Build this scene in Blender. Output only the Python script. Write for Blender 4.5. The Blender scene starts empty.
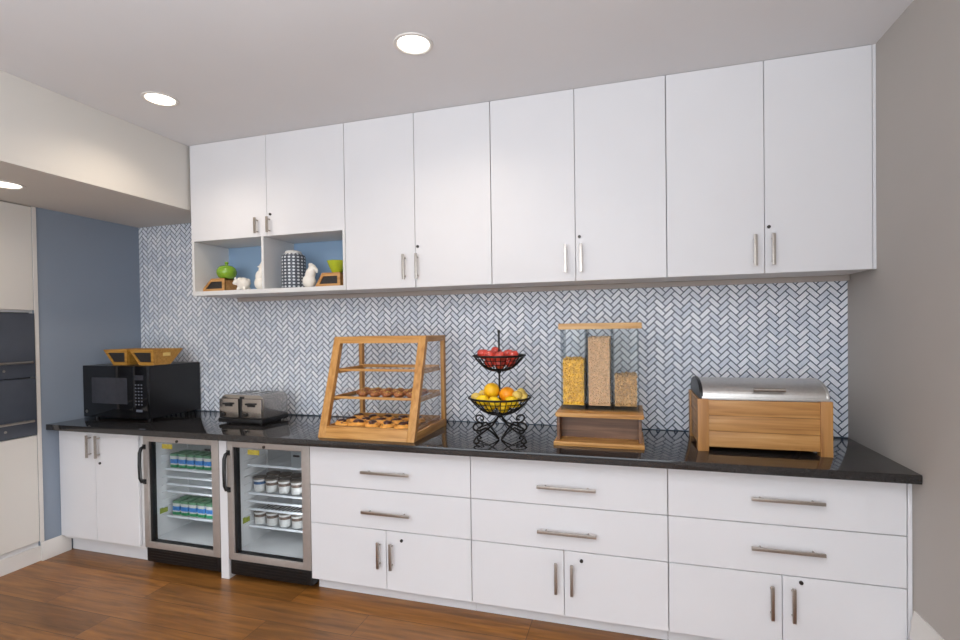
import bpy, bmesh, math, random
from mathutils import Vector, Matrix
random.seed(7)
PI = math.pi
C = bpy.context.scene.collection

# ------------------------------------------------------------------ materials
def lin(h):
    h = h.lstrip('#')
    out = []
    for i in (0, 2, 4):
        c = int(h[i:i+2], 16) / 255
        out.append(c/12.92 if c <= .04045 else ((c+.055)/1.055)**2.4)
    return (*out, 1)

def mat(name, col, rough=.5, metal=0, spec=.5, noise=0, nscale=20, bump=0, bscale=200, coat=0, emit=None, estr=0):
    m = bpy.data.materials.new(name); m.use_nodes = True
    nt = m.node_tree; b = nt.nodes['Principled BSDF']
    c = lin(col)
    b.inputs['Base Color'].default_value = c
    b.inputs['Roughness'].default_value = rough
    b.inputs['Metallic'].default_value = metal
    b.inputs['Specular IOR Level'].default_value = spec
    b.inputs['Coat Weight'].default_value = coat
    if emit:
        b.inputs['Emission Color'].default_value = lin(emit); b.inputs['Emission Strength'].default_value = estr
    tc = nt.nodes.new('ShaderNodeTexCoord')
    if noise:
        n = nt.nodes.new('ShaderNodeTexNoise'); n.inputs['Scale'].default_value = nscale; n.inputs['Detail'].default_value = 4
        nt.links.new(tc.outputs['Object'], n.inputs['Vector'])
        r = nt.nodes.new('ShaderNodeValToRGB')
        r.color_ramp.elements[0].position = .3; r.color_ramp.elements[1].position = .7
        r.color_ramp.elements[0].color = tuple(x*(1-noise) for x in c[:3]) + (1,)
        r.color_ramp.elements[1].color = tuple(min(1, x*(1+noise)) for x in c[:3]) + (1,)
        nt.links.new(n.outputs['Fac'], r.inputs['Fac']); nt.links.new(r.outputs['Color'], b.inputs['Base Color'])
    if bump:
        n2 = nt.nodes.new('ShaderNodeTexNoise'); n2.inputs['Scale'].default_value = bscale
        nt.links.new(tc.outputs['Object'], n2.inputs['Vector'])
        bp = nt.nodes.new('ShaderNodeBump'); bp.inputs['Strength'].default_value = bump; bp.inputs['Distance'].default_value = .002
        nt.links.new(n2.outputs['Fac'], bp.inputs['Height']); nt.links.new(bp.outputs['Normal'], b.inputs['Normal'])
    return m

def wood(name, dark, mid, light, axis='x', rough=.4, scale=1.0, coat=0):
    m = bpy.data.materials.new(name); m.use_nodes = True
    nt = m.node_tree; b = nt.nodes['Principled BSDF']; L = nt.links.new
    tc = nt.nodes.new('ShaderNodeTexCoord'); mp = nt.nodes.new('ShaderNodeMapping')
    s = {'x': (1.6, 26, 26), 'y': (26, 1.6, 26), 'z': (26, 26, 1.6)}[axis]
    mp.inputs['Scale'].default_value = tuple(v*scale for v in s)
    L(tc.outputs['Object'], mp.inputs['Vector'])
    n = nt.nodes.new('ShaderNodeTexNoise'); n.inputs['Scale'].default_value = 2.2; n.inputs['Detail'].default_value = 6; n.inputs['Distortion'].default_value = .6
    L(mp.outputs['Vector'], n.inputs['Vector'])
    r = nt.nodes.new('ShaderNodeValToRGB'); e = r.color_ramp.elements
    e[0].position = .28; e[0].color = lin(dark); e[1].position = .75; e[1].color = lin(light)
    k = r.color_ramp.elements.new(.5); k.color = lin(mid)
    L(n.outputs['Fac'], r.inputs['Fac']); L(r.outputs['Color'], b.inputs['Base Color'])
    b.inputs['Roughness'].default_value = rough; b.inputs['Coat Weight'].default_value = coat
    bp = nt.nodes.new('ShaderNodeBump'); bp.inputs['Strength'].default_value = .12; bp.inputs['Distance'].default_value = .002
    L(n.outputs['Fac'], bp.inputs['Height']); L(bp.outputs['Normal'], b.inputs['Normal'])
    return m

def glass(name, refl=.1, tint='#ffffff', rough=.02):
    m = bpy.data.materials.new(name); m.use_nodes = True
    nt = m.node_tree; nt.nodes.remove(nt.nodes['Principled BSDF']); L = nt.links.new
    t = nt.nodes.new('ShaderNodeBsdfTransparent'); t.inputs['Color'].default_value = lin(tint)
    g = nt.nodes.new('ShaderNodeBsdfGlossy'); g.inputs['Roughness'].default_value = rough
    f = nt.nodes.new('ShaderNodeFresnel'); f.inputs['IOR'].default_value = 1.45
    mu = nt.nodes.new('ShaderNodeMath'); mu.operation = 'MULTIPLY'; mu.inputs[1].default_value = refl*10
    ge = nt.nodes.new('ShaderNodeNewGeometry'); inv = nt.nodes.new('ShaderNodeMath'); inv.operation = 'SUBTRACT'; inv.inputs[0].default_value = 1
    L(ge.outputs['Backfacing'], inv.inputs[1]); m0 = nt.nodes.new('ShaderNodeMath'); m0.operation = 'MULTIPLY'
    L(f.outputs['Fac'], m0.inputs[0]); L(inv.outputs[0], m0.inputs[1]); L(m0.outputs[0], mu.inputs[0])
    mx = nt.nodes.new('ShaderNodeMixShader'); L(mu.outputs[0], mx.inputs['Fac'])
    L(t.outputs[0], mx.inputs[1]); L(g.outputs[0], mx.inputs[2])
    L(mx.outputs[0], nt.nodes['Material Output'].inputs['Surface'])
    return m

M = {}
M['white'] = mat('white_laminate', '#e3e2e4', .38, noise=.012, nscale=3)
M['white_in'] = mat('white_interior', '#dedddc', .5, noise=.012, nscale=3)
M['ceil'] = mat('ceiling_paint', '#e1e1e3', .85, noise=.015, nscale=2)
M['soffit'] = mat('soffit_paint', '#dcd8d1', .8, noise=.015, nscale=2)
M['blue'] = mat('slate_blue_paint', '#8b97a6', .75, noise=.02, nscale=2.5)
M['bluelit'] = mat('lit_blue_paint', '#93aeca', .7, noise=.02, nscale=2.5)  # left wall's blue paint again, with brighter lighting put into the colour
M['taupe'] = mat('taupe_paint', '#b2aca6', .75, noise=.02, nscale=2.0)
M['trim'] = mat('white_trim', '#dcd8d3', .4, noise=.015, nscale=6)
M['railm'] = mat('shade_toned_rail', '#b3a9a2', .5, noise=.02, nscale=6)  # under-cabinet shade put into the rail's even colour
M['granite'] = mat('black_granite', '#2a2828', .07, spec=.6, noise=.5, nscale=260)
M['nickel'] = mat('brushed_nickel', '#b0a8a0', .3, 1, noise=.06, nscale=90)
M['lockm'] = mat('dark_lock_metal', '#4a4643', .35, .9, noise=.1, nscale=90)
M['steel'] = mat('stainless_steel', '#d8d5d1', .42, 1, noise=.04, nscale=60)
M['steelframe'] = mat('satin_steel_frame', '#b8b1ac', .42, .55, noise=.04, nscale=40)
M['chrome'] = mat('polished_steel', '#aea8a2', .12, 1, noise=.03, nscale=40)
M['black'] = mat('black_plastic', '#121214', .38, noise=.15, nscale=60)
M['blackgloss'] = mat('black_glass', '#0b0b0e', .08, spec=.6, noise=.1, nscale=30)
M['mwbody'] = mat('black_enamel', '#151518', .3, noise=.12, nscale=50)
M['window'] = mat('smoked_window', '#3a3a40', .2, noise=.1, nscale=30)
M['oven'] = mat('oven_dark_glass', '#484d57', .3, noise=.06, nscale=10)
M['darkboard'] = mat('dark_board', '#2b2725', .45, noise=.2, nscale=60)
M['liner'] = mat('white_fridge_liner', '#e0e0e0', .4, noise=.01, nscale=10)
M['wire'] = mat('white_coated_wire', '#e4e7ea', .35, noise=.02, nscale=30)
M['iron'] = mat('black_wrought_iron', '#1b1817', .5, .4, noise=.2, nscale=120)
M['yellowtag'] = mat('yellow_sticker', '#b5a43e', .5, noise=.25, nscale=70)
M['greentag'] = mat('green_sticker', '#9aa63c', .5, noise=.3, nscale=70)
M['glass'] = glass('clear_glass', .08)
M['sideglass'] = glass('side_glass', .16)
M['frontglass'] = glass('front_glass', .005)
M['acrylic_edge'] = glass('acrylic_edge', .04, '#e3e7e9')
M['acrylic'] = glass('clear_acrylic', .05, '#fcfdfd')
M['fglass'] = glass('fridge_glass', .07, '#eef0f1')
M['oak_x'] = wood('honey_oak_x', '#a26b2d', '#c08a47', '#d2a160', 'x')
M['oak_y'] = wood('honey_oak_y', '#a26b2d', '#c08a47', '#d2a160', 'y')
M['oak_z'] = wood('honey_oak_z', '#a26b2d', '#c08a47', '#d2a160', 'z')
M['ash'] = wood('pale_ash_x', '#bb8c52', '#d0a468', '#dfba84', 'x')
M['bamboo'] = wood('bamboo_x', '#9a6a22', '#b58334', '#c8984a', 'x', scale=1.5)
M['pine'] = wood('pine_x', '#9c6936', '#bb874c', '#cb9c63', 'x', scale=.7)
M['pine_z'] = wood('pine_z', '#976433', '#b58047', '#c6965c', 'z', scale=.7)
M['walnut'] = wood('brown_panel', '#5b3d28', '#76533a', '#8a664a', 'x')
M['lamp'] = mat('lamp_lens', '#ffffff', .5, emit='#fff4e2', estr=4)
M['ledwhite'] = mat('led_strip', '#ffffff', .5, emit='#eef4ff', estr=.8)
M['ceramic'] = mat('white_ceramic', '#efe9df', .3, noise=.02, nscale=20, coat=.3)
M['greenglaze'] = mat('green_glaze', '#7da628', .2, noise=.12, nscale=14, coat=.5)
M['limebowl'] = mat('lime_glaze', '#b3bf2c', .25, noise=.08, nscale=14, coat=.4)
M['apple'] = mat('red_apple_skin', '#d4483a', .28, noise=.35, nscale=22, coat=.3)
M['orange'] = mat('orange_peel', '#ff9d0c', .4, noise=.06, nscale=30, bump=.5, bscale=260)
M['lemon'] = mat('lemon_peel', '#ffd21c', .4, noise=.07, nscale=30, bump=.5, bscale=260)
M['goldpeel'] = mat('golden_peel', '#ffc014', .4, noise=.06, nscale=30, bump=.5, bscale=260)
M['paleyellow'] = mat('pale_yellow_peel', '#efcb66', .45, noise=.2, nscale=40, bump=.4, bscale=200)
M['stem'] = mat('brown_stem', '#4d3a20', .7, noise=.2, nscale=80)
M['flake'] = mat('corn_flake', '#f5b637', .6, noise=.3, nscale=60)
M['ocereal'] = mat('oat_ring', '#dcb58a', .7, noise=.2, nscale=90)
M['granola'] = mat('granola_cluster', '#c39a66', .75, noise=.35, nscale=80)
M['dough'] = mat('baked_dough', '#e29e46', .5, noise=.25, nscale=40, bump=.4, bscale=90)
M['choc'] = mat('dark_filling', '#3d1a12', .35, noise=.3, nscale=60)
M['nutbake'] = mat('brown_nut_bake', '#9c5f34', .6, noise=.4, nscale=70, bump=.8, bscale=120)
M['cupwhite'] = mat('cup_white', '#cfcecb', .4, noise=.12, nscale=60)
M['cupblue'] = mat('cup_blue', '#3f86cf', .4, noise=.45, nscale=55)
M['cupgreen'] = mat('cup_green', '#2f8a5a', .4, noise=.35, nscale=55)
M['cuplid'] = mat('cup_lid_green', '#6d9a78', .35, .1, noise=.25, nscale=50)
M['cupbrown'] = mat('cup_label_brown', '#7a665c', .5, noise=.6, nscale=45)
M['cupdark'] = mat('cup_lid_dark', '#6e665f', .4, noise=.2, nscale=50)
M['cupnavy'] = mat('cup_label_navy', '#3f5f88', .5, noise=.35, nscale=45)
M['tag'] = mat('pale_tag', '#e6c778', .5, noise=.05, nscale=50)
M['keys'] = mat('keypad_print', '#6a6e7a', .5, noise=.1, nscale=80)

def m_tiles():
    m = bpy.data.materials.new('marble_tile'); m.use_nodes = True
    nt = m.node_tree; b = nt.nodes['Principled BSDF']; L = nt.links.new
    a = nt.nodes.new('ShaderNodeAttribute'); a.attribute_name = 'tone'
    r = nt.nodes.new('ShaderNodeValToRGB'); e = r.color_ramp.elements
    e[0].color = lin('#dce1ea'); e[1].color = lin('#fafbff')
    L(a.outputs['Fac'], r.inputs['Fac'])
    tc = nt.nodes.new('ShaderNodeTexCoord'); n = nt.nodes.new('ShaderNodeTexNoise')
    n.inputs['Scale'].default_value = 22; n.inputs['Detail'].default_value = 5; n.inputs['Distortion'].default_value = 1.2
    L(tc.outputs['Object'], n.inputs['Vector'])
    r2 = nt.nodes.new('ShaderNodeValToRGB'); e = r2.color_ramp.elements
    e[0].position = .35; e[0].color = (.92, .93, .95, 1); e[1].position = .6; e[1].color = (1, 1, 1, 1)
    L(n.outputs['Fac'], r2.inputs['Fac'])
    mx = nt.nodes.new('ShaderNodeMix'); mx.data_type = 'RGBA'; mx.blend_type = 'MULTIPLY'; mx.inputs['Factor'].default_value = 1
    L(r.outputs['Color'], mx.inputs['A']); L(r2.outputs['Color'], mx.inputs['B'])
    L(mx.outputs['Result'], b.inputs['Base Color'])
    b.inputs['Roughness'].default_value = .3
    return m
M['tile'] = m_tiles()
M['grout'] = mat('slate_grout', '#4e596b', .9, noise=.06, nscale=30)

def m_floor():
    m = bpy.data.materials.new('hardwood_planks'); m.use_nodes = True
    nt = m.node_tree; b = nt.nodes['Principled BSDF']; L = nt.links.new
    tc = nt.nodes.new('ShaderNodeTexCoord')
    br = nt.nodes.new('ShaderNodeTexBrick')
    br.inputs['Scale'].default_value = 1; br.inputs['Brick Width'].default_value = 1.35; br.inputs['Row Height'].default_value = .19
    br.inputs['Mortar Size'].default_value = .0016; br.inputs['Mortar Smooth'].default_value = .3
    br.inputs['Color1'].default_value = (0, 0, 0, 1); br.inputs['Color2'].default_value = (1, 1, 1, 1); br.inputs['Mortar'].default_value = (.5, .5, .5, 1)
    br.offset = .37
    L(tc.outputs['Object'], br.inputs['Vector'])
    mp = nt.nodes.new('ShaderNodeMapping'); mp.inputs['Scale'].default_value = (2.4, 26, 1); L(tc.outputs['Object'], mp.inputs['Vector'])
    add = nt.nodes.new('ShaderNodeVectorMath'); add.operation = 'ADD'
    sc = nt.nodes.new('ShaderNodeVectorMath'); sc.operation = 'SCALE'; sc.inputs['Scale'].default_value = 9
    L(br.outputs['Color'], sc.inputs[0]); L(mp.outputs['Vector'], add.inputs[0]); L(sc.outputs[0], add.inputs[1])
    n = nt.nodes.new('ShaderNodeTexNoise'); n.inputs['Scale'].default_value = 1.3; n.inputs['Detail'].default_value = 7; n.inputs['Distortion'].default_value = .5
    L(add.outputs[0], n.inputs['Vector'])
    r = nt.nodes.new('ShaderNodeValToRGB'); e = r.color_ramp.elements
    e[0].position = .25; e[0].color = lin('#64421d'); e[1].position = .8; e[1].color = lin('#a06d34')
    k = r.color_ramp.elements.new(.5); k.color = lin('#845729')
    L(n.outputs['Fac'], r.inputs['Fac'])
    r2 = nt.nodes.new('ShaderNodeValToRGB'); e = r2.color_ramp.elements
    e[0].color = (.8, .79, .78, 1); e[1].color = (1.15, 1.1, 1.02, 1); L(br.outputs['Color'], r2.inputs['Fac'])
    mx = nt.nodes.new('ShaderNodeMix'); mx.data_type = 'RGBA'; mx.blend_type = 'MULTIPLY'; mx.inputs['Factor'].default_value = 1
    L(r.outputs['Color'], mx.inputs['A']); L(r2.outputs['Color'], mx.inputs['B'])
    mx2 = nt.nodes.new('ShaderNodeMix'); mx2.data_type = 'RGBA'; mx2.inputs['B'].default_value = lin('#3a2110')
    L(br.outputs['Fac'], mx2.inputs['Factor']); L(mx.outputs['Result'], mx2.inputs['A'])
    L(mx2.outputs['Result'], b.inputs['Base Color'])
    b.inputs['Roughness'].default_value = .33
    bp = nt.nodes.new('ShaderNodeBump'); bp.inputs['Strength'].default_value = .25; bp.inputs['Distance'].default_value = .004
    L(n.outputs['Fac'], bp.inputs['Height']); L(bp.outputs['Normal'], b.inputs['Normal'])
    return m
M['floor'] = m_floor()

def m_canister():
    m = bpy.data.materials.new('dotted_glaze'); m.use_nodes = True
    nt = m.node_tree; b = nt.nodes['Principled BSDF']; L = nt.links.new
    tc = nt.nodes.new('ShaderNodeTexCoord'); sp = nt.nodes.new('ShaderNodeSeparateXYZ'); L(tc.outputs['Object'], sp.inputs[0])
    def mth(op, a, bb=None):
        q = nt.nodes.new('ShaderNodeMath'); q.operation = op
        for i, v in enumerate((a, bb)):
            if v is None: continue
            if isinstance(v, (int, float)): q.inputs[i].default_value = v
            else: L(v, q.inputs[i])
        return q.outputs[0]
    an = mth('ARCTAN2', sp.outputs['Y'], sp.outputs['X'])
    u = mth('MULTIPLY', an, 17/(2*PI)); v = mth('MULTIPLY', sp.outputs['Z'], 46)
    fu = mth('ABSOLUTE', mth('SUBTRACT', mth('FRACT', mth('ADD', u, 50)), .5)); fv = mth('ABSOLUTE', mth('SUBTRACT', mth('FRACT', v), .5))
    d = mth('ADD', mth('POWER', fu, 2), mth('POWER', fv, 2))
    k = mth('LESS_THAN', d, .085)
    mx = nt.nodes.new('ShaderNodeMix'); mx.data_type = 'RGBA'; mx.inputs['A'].default_value = lin('#474d57'); mx.inputs['B'].default_value = lin('#cfd4d9')
    L(k, mx.inputs['Factor']); L(mx.outputs['Result'], b.inputs['Base Color']); b.inputs['Roughness'].default_value = .3
    return m
M['canister'] = m_canister()

# ------------------------------------------------------------------ mesh helpers
def join(bm, t, matrix=None):
    if matrix is not None: bmesh.ops.transform(t, matrix=matrix, verts=t.verts)
    mp = {v: bm.verts.new(v.co) for v in t.verts}
    for f in t.faces:
        try: bm.faces.new([mp[v] for v in f.verts])
        except ValueError: pass
    t.free()

def box(bm, x0, x1, y0, y1, z0, z1, bev=0, seg=2, matrix=None):
    t = bmesh.new(); bmesh.ops.create_cube(t, size=1)
    bmesh.ops.scale(t, vec=(abs(x1-x0), abs(y1-y0), abs(z1-z0)), verts=t.verts)
    bmesh.ops.translate(t, vec=((x0+x1)/2, (y0+y1)/2, (z0+z1)/2), verts=t.verts)
    if bev: bmesh.ops.bevel(t, geom=t.edges[:], offset=bev, segments=seg, affect='EDGES', profile=.7)
    join(bm, t, matrix)

def hexa(bm, p, bev=0):   # p: 4 bottom points then 4 top points, same order
    t = bmesh.new(); v = [t.verts.new(q) for q in p]
    for f in ((3, 2, 1, 0), (4, 5, 6, 7), (0, 1, 5, 4), (1, 2, 6, 5), (2, 3, 7, 6), (3, 0, 4, 7)): t.faces.new([v[i] for i in f])
    bmesh.ops.recalc_face_normals(t, faces=t.faces)
    if bev: bmesh.ops.bevel(t, geom=t.edges[:], offset=bev, segments=2, affect='EDGES', profile=.7)
    join(bm, t)

def prism(bm, poly, axis, a, b, bev=0):   # poly in the two other axes (x,y,z order)
    t = bmesh.new()
    def P(u, v, w): return {'x': (w, u, v), 'y': (u, w, v), 'z': (u, v, w)}[axis]
    A = [t.verts.new(P(u, v, a)) for u, v in poly]; B = [t.verts.new(P(u, v, b)) for u, v in poly]
    n = len(poly); t.faces.new(A); t.faces.new(B[::-1])
    for i in range(n): t.faces.new((A[i], B[i], B[(i+1) % n], A[(i+1) % n]))
    bmesh.ops.recalc_face_normals(t, faces=t.faces)
    if bev: bmesh.ops.bevel(t, geom=t.edges[:], offset=bev, segments=2, affect='EDGES', profile=.7)
    join(bm, t)

def lathe(bm, prof, c=(0, 0, 0), n=32, axis='z'):
    t = bmesh.new(); rings = []
    for r, z in prof:
        if r < 1e-5: rings.append([t.verts.new((0, 0, z))])
        else: rings.append([t.verts.new((r*math.cos(2*PI*i/n), r*math.sin(2*PI*i/n), z)) for i in range(n)])
    for a, b in zip(rings, rings[1:]):
        for i in range(n):
            j = (i+1) % n
            if len(a) == 1 and len(b) == 1: continue
            if len(a) == 1: t.faces.new((a[0], b[j], b[i]))
            elif len(b) == 1: t.faces.new((a[i], a[j], b[0]))
            else: t.faces.new((a[i], a[j], b[j], b[i]))
    if len(rings[0]) > 1: t.faces.new(rings[0])
    if len(rings[-1]) > 1: t.faces.new(rings[-1])
    bmesh.ops.recalc_face_normals(t, faces=t.faces)
    mt = Matrix.Translation(c)
    if axis == 'y': mt = mt @ Matrix.Rotation(PI/2, 4, 'X')
    if axis == 'x': mt = mt @ Matrix.Rotation(PI/2, 4, 'Y')
    join(bm, t, mt)

def cyl(bm, p0, p1, r, n=16, r2=None):
    p0 = Vector(p0); p1 = Vector(p1); d = p1-p0; h = d.length
    q = Vector((0, 0, 1)).rotation_difference(d).to_matrix().to_4x4()
    t = bmesh.new(); lathe(t, [(0, 0), (r, 0), (r if r2 is None else r2, h), (0, h)], n=n)
    join(bm, t, Matrix.Translation(p0) @ q)

def tube(bm, pts, r, n=8, closed=False):
    pts = [Vector(p) for p in pts]; t = bmesh.new(); rings = []
    N = len(pts); up = None
    for i, p in enumerate(pts):
        if closed: d = pts[(i+1) % N]-pts[i-1]
        else: d = pts[min(i+1, N-1)]-pts[max(i-1, 0)]
        d.normalize()
        if up is None:
            up = Vector((0, 0, 1)) if abs(d.z) < .9 else Vector((1, 0, 0))
        s = d.cross(up).normalized(); up = s.cross(d).normalized()
        rr = r[i] if isinstance(r, (list, tuple)) else r
        rings.append([t.verts.new(p + s*rr*math.cos(2*PI*k/n) + up*rr*math.sin(2*PI*k/n)) for k in range(n)])
    for i in range(N if closed else N-1):
        a, b = rings[i], rings[(i+1) % N]
        for k in range(n): t.faces.new((a[k], a[(k+1) % n], b[(k+1) % n], b[k]))
    if not closed: t.faces.new(rings[0]); t.faces.new(rings[-1])
    bmesh.ops.recalc_face_normals(t, faces=t.faces)
    join(bm, t)

def ball(bm, c, r, n=3, s=(1, 1, 1), rot=None, jit=0):
    t = bmesh.new(); bmesh.ops.create_icosphere(t, subdivisions=n, radius=1)
    if jit:
        for v in t.verts: v.co *= 1+random.uniform(-jit, jit)
    m = Matrix.Translation(c)
    if rot is not None: m = m @ rot
    m = m @ Matrix.Diagonal((r*s[0], r*s[1], r*s[2], 1))
    join(bm, t, m)

def torus(bm, c, R, r, n=24, k=8, s=(1, 1), matrix=None):
    pts = [Vector((R*s[0]*math.cos(2*PI*i/n), R*s[1]*math.sin(2*PI*i/n), 0)) for i in range(n)]
    if matrix is not None: pts = [matrix @ p for p in pts]
    tube(bm, [p+Vector(c) for p in pts], r, k, True)

def obj(name, bm, m, parent=None, smooth=35):
    me = bpy.data.meshes.new(name)
    off = Vector((0, 0, 0)); p = parent
    while p is not None: off += p.location; p = p.parent
    bmesh.ops.translate(bm, vec=-off, verts=bm.verts)
    bm.to_mesh(me); bm.free()
    if smooth:
        for f in me.polygons: f.use_smooth = True
        me.set_sharp_from_angle(angle=math.radians(smooth))
    me.materials.append(M[m] if isinstance(m, str) else m)
    o = bpy.data.objects.new(name, me); C.objects.link(o); o.parent = parent
    return o

def part(name, m, parent, fn, *a, **k):
    bm = bmesh.new(); fn(bm, *a, **k); return obj(name, bm, m, parent)

def tag(o, label, cat, group=None, kind=None):
    o['label'] = label; o['category'] = cat
    if group: o['group'] = group
    if kind: o['kind'] = kind
    return o

def thing(name, label, cat, loc=(0, 0, 0), group=None):
    o = bpy.data.objects.new(name, None); o.empty_display_size = .05; C.objects.link(o); o.location = loc
    return tag(o, label, cat, group)

def recenter(o):   # puts a single-mesh thing's origin at its base
    me = o.data
    xs = [v.co for v in me.vertices]
    c = Vector(((min(v.x for v in xs)+max(v.x for v in xs))/2, (min(v.y for v in xs)+max(v.y for v in xs))/2, min(v.z for v in xs)))
    for v in me.vertices: v.co -= c
    o.location = c
    return o

def single(name, bm, m, label, cat, group=None, kind=None):
    return tag(recenter(obj(name, bm, m)), label, cat, group, kind)

def struct(name, m, fn, *a, **k):
    bm = bmesh.new(); fn(bm, *a, **k); o = obj(name, bm, m); o['kind'] = 'structure'; return o

def dup(root, loc, label, rotz=0, group=None):
    r = root.copy(); C.objects.link(r); r.location = loc; r.rotation_euler = (0, 0, rotz); r['label'] = label
    if group: r['group'] = group
    for ch in list(root.children):
        c = ch.copy(); C.objects.link(c); c.parent = r
        for g in list(ch.children):
            d = g.copy(); C.objects.link(d); d.parent = c
    return r

# ------------------------------------------------------------------ key dimensions
XL, XS, XR = -3.822, -2.955, 1.121
ZC, ZCT = .914, .8754          # counter top, underside
ZCEIL, ZSOF = 2.8345, 2.385
YC, YB, YU = -.719, -.6405, -.334    # counter edge, base fronts, upper fronts
YEND = -6.0
ZU = 1.7807

# ------------------------------------------------------------------ setting
struct('floor', 'floor', box, -4.6, XR+.1, YEND, .1, -.05, 0)
struct('ceiling', 'ceil', box, -4.6, XR+.1, YEND, .1, ZCEIL, ZCEIL+.05)
struct('wall_back', 'bluelit', box, -4.6, XR+.1, 0, .1, 0, ZCEIL)
struct('wall_right', 'taupe', box, XR, XR+.1, YEND, 0, 0, ZCEIL)
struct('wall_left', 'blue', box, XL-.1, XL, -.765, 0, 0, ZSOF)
struct('wall_left_room', 'soffit', box, XL-.7, XL-.03, YEND, -2.42, 0, ZSOF)
struct('wall_soffit', 'soffit', box, XL-.75, XS, YEND, 0, ZSOF, ZCEIL, bev=.006)

def bb_profile(bm, x, sgn, y0, y1, h, th):
    poly = [(x, 0), (x+sgn*th, 0), (x+sgn*th, h*.72), (x+sgn*th*.75, h*.78), (x+sgn*th*.7, h*.88), (x+sgn*th*.4, h*.95), (x+sgn*th*.3, h), (x, h)]
    prism(bm, [(a, b) for a, b in poly], 'y', y0, y1)
def bb_left(bm):
    bb_profile(bm, XL, 1, -.768, -.585, .122, .018)
struct('baseboard_left', 'trim', bb_left)
def bb_right(bm): bb_profile(bm, XR, -1, -5.9, -.66, .335, .02)
struct('baseboard_right', 'trim', bb_right)

# herringbone backsplash: grout bed and one relief of tiles
def backsplash():
    bm = bmesh.new(); lay = bm.faces.layers.float.new('tone')
    L, W, g = .0695, .0285, .0040
    x0, x1, z0, z1 = XL+.001, XR-.001, ZC+.001, ZSOF-.002
    xt, zt = XS+.03, 1.80     # above zt only left of xt
    c = math.sqrt(.5)
    def clip(poly, ax, lim, keep_less):
        out = []
        for i in range(len(poly)):
            a, b = poly[i], poly[(i+1) % len(poly)]
            ia = (a[ax] <= lim) == keep_less or a[ax] == lim; ib = (b[ax] <= lim) == keep_less or b[ax] == lim
            if ia: out.append(a)
            if ia != ib:
                t = (lim-a[ax])/(b[ax]-a[ax]); out.append((a[0]+t*(b[0]-a[0]), a[1]+t*(b[1]-a[1])))
        return out
    ox, oz = XL, ZC
    for m in range(-2, 58):
        for n in range(-62, 62):
            for k in (0, 1):
                bx, by = n*W+m*L, n*W-m*L
                r = (bx, bx+L, by, by+W) if k == 0 else (bx+L, bx+L+W, by+W-L, by+W)
                a0, a1, b0, b1 = r[0]+g/2, r[1]-g/2, r[2]+g/2, r[3]-g/2
                def tr(e):
                    q = [(a0+e, b0+e), (a1-e, b0+e), (a1-e, b1-e), (a0+e, b1-e)]
                    return [(ox+(x-y)*c, oz+(x+y)*c) for x, y in q]
                o = tr(0); 
                cx = sum(p[0] for p in o)/4; cz = sum(p[1] for p in o)/4
                if cx < x0-.05 or cx > x1+.05 or cz < z0-.05 or cz > z1+.05: continue
                if cz > zt and cx > xt: continue
                inner = tr(.0014)
                tone = random.random()
                full = all(x0 <= p[0] <= x1 and z0 <= p[1] <= z1 for p in o)
                if full:
                    vo = [bm.verts.new((p[0], -.004, p[1])) for p in o]; vi = [bm.verts.new((p[0], -.0075, p[1])) for p in inner]
                    fs = [bm.faces.new(vi)] + [bm.faces.new((vo[i], vo[(i+1) % 4], vi[(i+1) % 4], vi[i])) for i in range(4)]
                else:
                    p = inner
                    for ax, lim, kl in ((0, x0, False), (0, x1, True), (1, z0, False), (1, z1, True)):
                        if p: p = clip(p, ax, lim, kl)
                    if len(p) < 3: continue
                    vi = [bm.verts.new((q[0], -.0075, q[1])) for q in p]; vo = [bm.verts.new((q[0], -.004, q[1])) for q in p]; nn = len(p)
                    try: fs = [bm.faces.new(vi)] + [bm.faces.new((vo[i], vo[(i+1) % nn], vi[(i+1) % nn], vi[i])) for i in range(nn)]
                    except ValueError: continue
                for f in fs: f[lay] = tone
    bmesh.ops.recalc_face_normals(bm, faces=bm.faces)
    for f in bm.faces:
        if abs(f.normal.y) > .9 and f.normal.y > 0: f.normal_flip()
    bed = bmesh.new(); box(bed, XL+.0005, XR-.0005, -.0055, 0, ZC+.0005, 1.795); box(bed, XL+.0005, XS+.02, -.0055, 0, 1.79, ZSOF-.001)
    o = obj('wall_backsplash_grout', bed, 'grout', None); o['kind'] = 'structure'
    t = obj('wall_backsplash_tiles', bm, 'tile', None, smooth=0); t['kind'] = 'structure'
backsplash()

# ------------------------------------------------------------------ hardware helpers
def bar_handle(bm, p0, p1, out=.03, r=.0055):
    # bar pull lying parallel to a front that faces -y; p0, p1 on the front surface
    p0 = Vector(p0); p1 = Vector(p1); o = Vector((0, -out, 0)); d = (p1-p0)
    t = bmesh.new(); w = .0072
    a = p0+o; b = p1+o
    if abs(d.z) > abs(d.x): box(bm, a.x-w, a.x+w, a.y-w*.8, a.y+w*.8, min(a.z, b.z), max(a.z, b.z), .002)
    else: box(bm, min(a.x, b.x), max(a.x, b.x), a.y-w*.8, a.y+w*.8, a.z-w, a.z+w, .002)
    t.free()
    for f in (.14, .86):
        q = p0+d*f; cyl(bm, q, q+o, .0045, 10)
def lock_fn(bm, x, z, y):
    cyl(bm, (x, y, z), (x, y-.006, z), .0085, 18); box(bm, x-.001, x+.001, y-.0075, y-.005, z-.004, z+.004)

def front_panel(bm, x0, x1, z0, z1, y, th=.019): box(bm, x0, x1, y, y+th, z0, z1, .0015, 1)

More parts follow.
